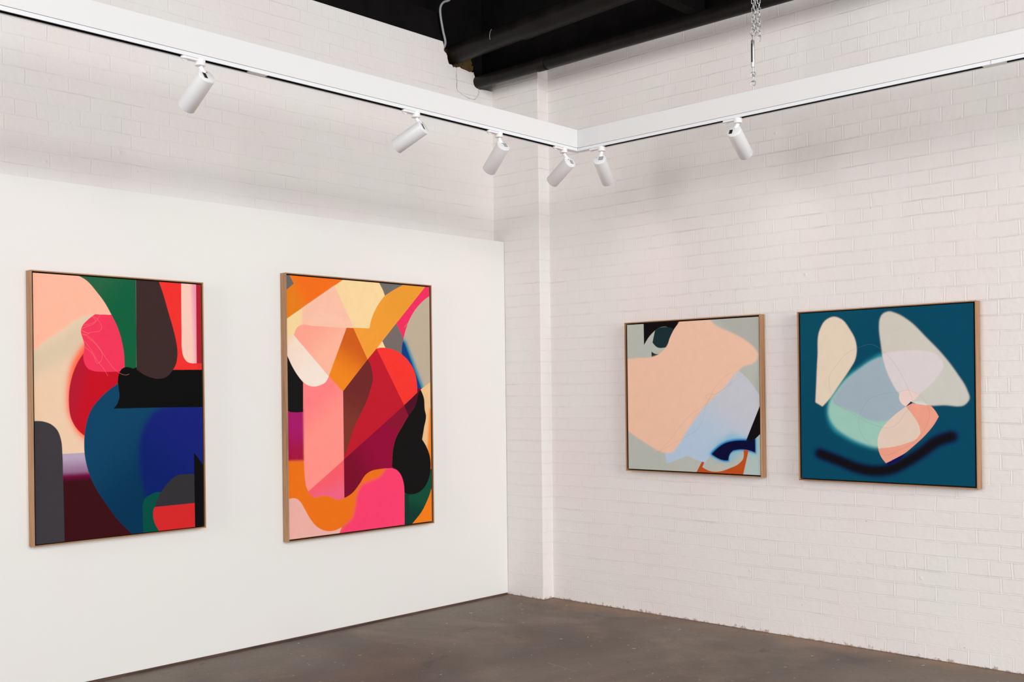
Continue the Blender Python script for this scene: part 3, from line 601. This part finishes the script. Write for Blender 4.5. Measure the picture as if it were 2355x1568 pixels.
def track(side):
    bm = bmesh.new()
    def seg(h0, h1, z0, z1):
        if side == 'L': rbox(bm, (XB-e-h1, -7.2, z0), (XB-e-h0, YB+h0*0+.0+(-.0), z1))
        else: rbox(bm, (XB-.0, YB+e+h0, z0), (7.0, YB+e+h1, z1))
    seg(0, .0022, ZB, ZS); seg(.0022, .0055, ZB, ZB+.0016); seg(TW-.0075, TW, ZB, ZB+.0016); seg(TW-.0022, TW, ZB, ZS); seg(0, TW, ZS-.0012, ZS)
    tr = obj('track', bm, M['track'], lf)
    bm = bmesh.new()
    def liner(h0, h1, z0, z1):
        if side == 'L': rbox(bm, (XB-e-h1, -7.2, z0), (XB-e-h0, YB, z1))
        else: rbox(bm, (XB, YB+e+h0, z0), (7.0, YB+e+h1, z1))
    liner(.0023, .0042, ZB+.0017, ZS-.0013); liner(TW-.0042, TW-.0023, ZB+.0017, ZS-.0013); liner(.0042, TW-.0042, ZS-.0032, ZS-.0013)
    obj('conductor_liner', bm, M['slot'], tr)
    return tr
tl = track('L'); tr_ = track('R')
def cover(pts, par=lf):
    bm = bmesh.new(); prism(bm, [rel((x, y, ZB-.0008)) for x, y in pts], (0, 0, .009)); return tag(obj('joint_cover', bm, M['cap'], par), 'pale plastic cover over the track slot')
cover([(XB-.004, -3.273), (XB-.004, -3.178), (XB-.043, -3.178), (XB-.043, -3.273)])
cover([(XB-.004, -.942), (XB-.004, YB+.004), (1.639, YB+.004), (1.639, YB+.043), (XB-.043, YB+.043), (XB-.043, -.942)])
cover([(4.055, YB+.004), (4.159, YB+.004), (4.159, YB+.043), (4.055, YB+.043)])
bm = bmesh.new(); rbox(bm, (4.0985, YB-.0001, ZB), (4.0995, YB+.003, ZS)); tag(obj('seam', bm, M['inkgrey'], lf), 'fine vertical joint in the track')

# ------------------------------------------------------------------ spotlights
def spotlight(side, collar, cap, d, label, lab_kind, lab_rot, notch):
    cx, cy, _ = collar; zt = ZB; root = thing('track_spotlight', label, 'spotlight', (cx, cy, zt), 'white track spotlights')
    O = Vector((cx, cy, zt)); R = .0425
    # adapter that clips in the slot: long rounded bar towards the viewer's left
    ax = Vector((0, -1, 0)) if side == 'L' else Vector((-1, 0, 0)); sx = ax.cross(Vector((0, 0, 1)))
    bm = bmesh.new(); w = .0155; pts = []
    L0, L1 = -.016, .098
    for k in range(9):
        t = -PI/2+PI*k/8; pts.append(ax*(L1-w+math.cos(t)*w)+sx*(math.sin(t)*w))
    pts += [ax*L0+sx*w, ax*L0-sx*w]
    prism(bm, [p+Vector((0, 0, -.0125)) for p in pts], (0, 0, .0120)); ad = obj('track_adapter', bm, M['cap'], root, bevel=.002)
    bm = bmesh.new(); prism(bm, [ax*.058+sx*.002+Vector((0, 0, -.012)), ax*.090+sx*.006+Vector((0, 0, -.012)), ax*.094-sx*.006+Vector((0, 0, -.021)), ax*.084-sx*.007+Vector((0, 0, -.024)), ax*.062-sx*.003+Vector((0, 0, -.015))], sx*.006)
    obj('lever', bm, M['cap'], ad, bevel=.0008)
    bm = bmesh.new(); lathe(bm, (0, 0, -.0008), (0, 0, -1), [(0, 0), (0, .0235), (.018, .0235), (.020, .022), (.0205, .0235), (.027, .0235), (.028, .020), (.028, 0)], 32)
    obj('collar', bm, M['cap'], root, smooth=True)
    d = Vector(d).normalized(); c = Vector(cap)-O
    # stem from collar down to the tube, meeting its near shoulder
    top = Vector((0, 0, -.030)); sh = c+(Vector((0, 0, 1))-d*d.z).normalized()*(R*.62)+d*.006
    mid = Vector((sh.x*.35, sh.y*.35, (top.z+sh.z)/2))
    bm = bmesh.new(); tube(bm, [top, top*.6+mid*.4+Vector((0, 0, -.001)), mid, sh*.55+mid*.45, sh, sh+d*.015], [.0105, .0105, .011, .0115, .0125, .012], 18); obj('stem', bm, M['cap'], root, smooth=True)
    LN = .20
    bm = bmesh.new(); lathe(bm, c, d, [(.0035, 0), (.0035, R-.001), (.0045, R), (LN-.0015, R), (LN, R-.0012), (LN, R-.004), (LN-.022, R-.006), (LN-.022, 0)], 64); tb = obj('lamp_tube', bm, M['lamp'], root, smooth=True)
    bm = bmesh.new(); lathe(bm, c+d*(LN-.02), d, [(0, 0), (0, R-.0065), (.002, R-.007), (.003, 0)], 40); obj('lens', bm, M['glass'], tb, smooth=True)
    bm = bmesh.new(); lathe(bm, c, d, [(-.001, 0), (-.001, R-.004), (.0005, R-.0016), (.0040, R-.0014), (.004, 0)], 64); cp_ = obj('end_cap', bm, M['cap'], root, smooth=True)
    # rating label and notch on the cap; u points to the right seen from the room, v up along the cap
    v = (Vector((0, 0, 1))-d*d.z).normalized(); uu = v.cross(-d).normalized()
    def on(a, b, h=-.0012): return c+uu*a+v*b+d*h
    la, lb, lw, lh = lab_rot
    bm = bmesh.new(); prism(bm, [on(la-lw/2, lb-lh/2), on(la+lw/2, lb-lh/2), on(la+lw/2, lb+lh/2), on(la-lw/2, lb+lh/2)], -d*.0007)
    lab = tag(obj('rating_label', bm, M['ink'] if lab_kind == 'b' else M['inkgrey'], cp_), 'printed rating label')
    bm = bmesh.new()
    n = 3 if lab_kind == 'b' else 6
    for i in range(n):
        for j in range(1 if lab_kind == 'b' else 3):
            a0 = la-lw/2+lw*(.12+.28*j); a1 = la-lw/2+(lw*.22 if lab_kind == 'b' else lw*(.33+.28*j)); b0 = lb-lh/2+lh*(.1+.8*i/n)
            prism(bm, [on(a0, b0, -.0020), on(a1, b0, -.0020), on(a1, b0+lh*.05, -.0020), on(a0, b0+lh*.05, -.0020)], -d*.0003)
    obj('label_print', bm, M['cap'], lab)
    na, nb, ns = notch
    bm = bmesh.new(); prism(bm, [on(na-ns/2, nb-ns/2), on(na+ns/2, nb-ns/2), on(na, nb+ns*.7)], -d*.0006); tag(obj('vent_notch', bm, M['dark'], cp_), 'small black triangular opening')
    sl = bpy.data.lights.new('spot_bulb', 'SPOT'); sl.energy = SPOT_W; sl.color = (1, .93, .84); sl.spot_size = math.radians(62); sl.spot_blend = 1.0; sl.shadow_soft_size = .03
    so = bpy.data.objects.new('spot_bulb', sl); COL.objects.link(so); so.location = O+c+d*(LN+.012); so.rotation_euler = d.to_track_quat('-Z', 'Y').to_euler()
    return root
BL, GL = 'b', 'g'
spotlight('L', (1.513, -3.538, 3.103), (1.533, -3.515, 3.052), (-.811, -.071, -.581), 'nearest and largest white track spotlight, alone above the left painting', BL, (-.013, -.004, .018, .034), (.005, .024, .009))
spotlight('L', (1.513, -2.212, 3.109), (1.533, -2.172, 3.048), (-.845, -.282, -.453), 'white track spotlight tilted flattest, above the gap beside the orange painting', BL, (-.010, .000, .012, .036), (.006, .027, .009))
spotlight('L', (1.513, -1.551, 3.104), (1.533, -1.532, 3.049), (-.777, .156, -.609), 'white track spotlight hanging before the corner where brick meets partition top', GL, (.013, .002, .022, .028), (-.004, .018, .008))
spotlight('L', (1.513, -.955, 3.095), (1.533, -.917, 3.043), (-.855, .102, -.508), 'white track spotlight just left of the frame corner, pointing down left at the pier', GL, (.013, -.002, .022, .028), (-.006, .018, .009))
spotlight('R', (1.713, -.817, 3.095), (1.708, -.837, 3.044), (-.256, .776, -.577), 'white track spotlight just right of the frame corner, pointing down right', GL, (.010, .004, .028, .030), (-.020, .014, .004))
spotlight('R', (2.70, -.817, 3.109), (2.684, -.837, 3.052), (-.104, .837, -.537), 'white track spotlight on the right-hand beam near the hanging chain', BL, (-.017, -.006, .020, .030), (.000, .020, .004))

# ------------------------------------------------------------------ chain and turnbuckle
def oval(bm, c, ax_long, ax_wide, l, wd, r):
    pts = []; n = 6
    for s in (1, -1):
        for k in range(n+1):
            t = PI*k/n; pts.append(Vector(c)+Vector(ax_long)*(s*((l-wd)/2+math.sin(t)*wd/2))+Vector(ax_wide)*(s*math.cos(t)*wd/2))
    tube(bm, pts, r, 8, closed=True)
CX, CY = 2.792, -.80
ch = thing('hanging_chain', 'bright galvanised chain doubled up in three strands above the turnbuckle', 'chain', (CX, CY, 3.60))
def strand(x, y, zb, zt, ph):
    z = zb; k = ph
    while z < zt:
        ww = (math.cos(.35), math.sin(.35), 0) if k % 2 == 0 else (-math.sin(.35), math.cos(.35), 0)
        bm = bmesh.new(); oval(bm, (0, 0, 0), (random.uniform(-.05, .05), 0, 1), ww, .034, .0155, .0024)
        obj('chain_link', bm, M['zinc'], ch, smooth=True, loc=(x+random.uniform(-.0015, .0015)-CX, y-CY, z-3.60)); z += .0265; k += 1
strand(2.796, CY, 3.615, 4.12, 0)
strand(2.812, CY-.004, 3.598, 4.12, 1)
strand(2.833, CY+.002, 3.553, 4.12, 0)
bm = bmesh.new(); oval(bm, (0, 0, 0), (.9, 0, .35), (-.3, .2, .9), .034, .0155, .0024); obj('chain_link', bm, M['zinc'], ch, smooth=True, loc=(2.806-CX, 0, 3.582-3.60))
tb = thing('turnbuckle', 'galvanised turnbuckle joining the chain to the right-hand beam', 'turnbuckle', (CX-.001, CY, ZT), 'suspension fittings')
bm = bmesh.new(); lathe(bm, (0, 0, .137), (0, 0, 1), [(0, 0), (0, .0085), (.006, .0105), (.05, .0108), (.11, .0105), (.150, .0100), (.156, .007), (.156, 0)], 24); obj('turnbuckle_body', bm, M['zinc'], tb, smooth=True)
bm = bmesh.new(); box(bm, (-.0035, -.0125, .165), (.0035, -.0095, .27)); tag(obj('body_slot', bm, M['dark'], tb), 'dark open slot')
bm = bmesh.new(); tube(bm, [(0, 0, .10), (0, 0, .145)], .0034, 10); oval(bm, (0, 0, .098), (0, 0, 1), (.94, .34, 0), .026, .026, .0032); obj('eye_rod', bm, M['zinc'], tb, smooth=True)
bm = bmesh.new(); tube(bm, [(.004, 0, .285), (.003, 0, .312)], .006, 12); tube(bm, [(.002, 0, .305), (-.006, 0, .318), (-.013, 0, .332), (-.012, 0, .347), (-.003, 0, .355), (.008, 0, .350), (.011, 0, .342)], .0034, 10); obj('hook', bm, M['zinc'], tb, smooth=True)
bm = bmesh.new(); oval(bm, (0, 0, .076), (0, 0, 1), (-.34, .94, 0), .040, .014, .0032); obj('connecting_link', bm, M['zinc'], tb, smooth=True)
eb = bmesh.new(); tube(eb, [(0, 0, -.004), (0, 0, .034)], .0028, 10); oval(eb, (0, 0, .047), (0, 0, 1), (.94, .34, 0), .027, .027, .003)
tag(obj('screw_eye', eb, M['zinc'], smooth=True, loc=(CX-.001, CY, ZT)), 'small steel screw eye in the top of the right-hand beam under the chain', 'screw eye')

# ------------------------------------------------------------------ paintings
painting('framed_painting', 'oak-framed tall abstract with peach, green, black and deep blue shapes, far left', PAINT1, 'L', -3.790, -2.7765, .792, 2.249, XP, (-3.777, -2.790), (.804, 2.2345), 520, .00056)
painting('framed_painting', 'oak-framed tall abstract of orange, pink and crimson shapes, right one on the partition', PAINT2, 'L', -2.1925, -.9385, .6395, 2.3515, XP, (-2.1845, -.9575), (.656, 2.3365), 520, .00065)
painting('framed_painting', 'oak-framed square abstract with a large peach cloud on pale grey', PAINT3, 'R', 1.3025, 2.3885, 1.007, 2.059, 0, (1.323, 2.3775), (1.0225, 2.043), 480, .00078)
painting('framed_painting', 'oak-framed square abstract with cream forms floating on deep teal', PAINT4, 'R', 2.6495, 3.740, 1.0045, 2.057, 0, (2.668, 3.725), (1.0195, 2.044), 540, .00077)

# ------------------------------------------------------------------ camera
cam = bpy.data.cameras.new('camera'); co = bpy.data.objects.new('camera', cam); COL.objects.link(co)
Rv, Uv, Fv = Vector((.72988, .68347, -.01173)), Vector((.00856, .00802, .99993)), Vector((-.68352, .72993, 0))
co.matrix_world = Matrix(((Rv.x, Uv.x, -Fv.x, 5.9103), (Rv.y, Uv.y, -Fv.y, -6.1582), (Rv.z, Uv.z, -Fv.z, 1.58), (0, 0, 0, 1)))
cam.sensor_fit = 'HORIZONTAL'; cam.sensor_width = 36; cam.lens = 2455.39/2355*36; cam.shift_y = 116.17/2355; cam.clip_start = .05
SC.camera = co

# ------------------------------------------------------------------ light
w = bpy.data.worlds.new('overcast_daylight'); SC.world = w; w.use_nodes = True
bg = w.node_tree.nodes['Background']; bg.inputs[0].default_value = (1.0, .985, .975, 1); bg.inputs[1].default_value = WORLD
def area(name, loc, target, sx, sy, power, color):
    l = bpy.data.lights.new(name, 'AREA'); l.shape = 'RECTANGLE'; l.size = sx; l.size_y = sy; l.energy = power; l.color = color
    o = bpy.data.objects.new(name, l); COL.objects.link(o); o.location = loc
    o.rotation_euler = (Vector(target)-Vector(loc)).to_track_quat('-Z', 'Y').to_euler(); return o
for a in LIGHTS: area(*a)

SC.view_settings.view_transform = 'Standard'; SC.view_settings.look = 'None'; SC.view_settings.gamma = 1
SC.view_settings.use_curve_mapping = False; SC.view_settings.exposure = EXPO
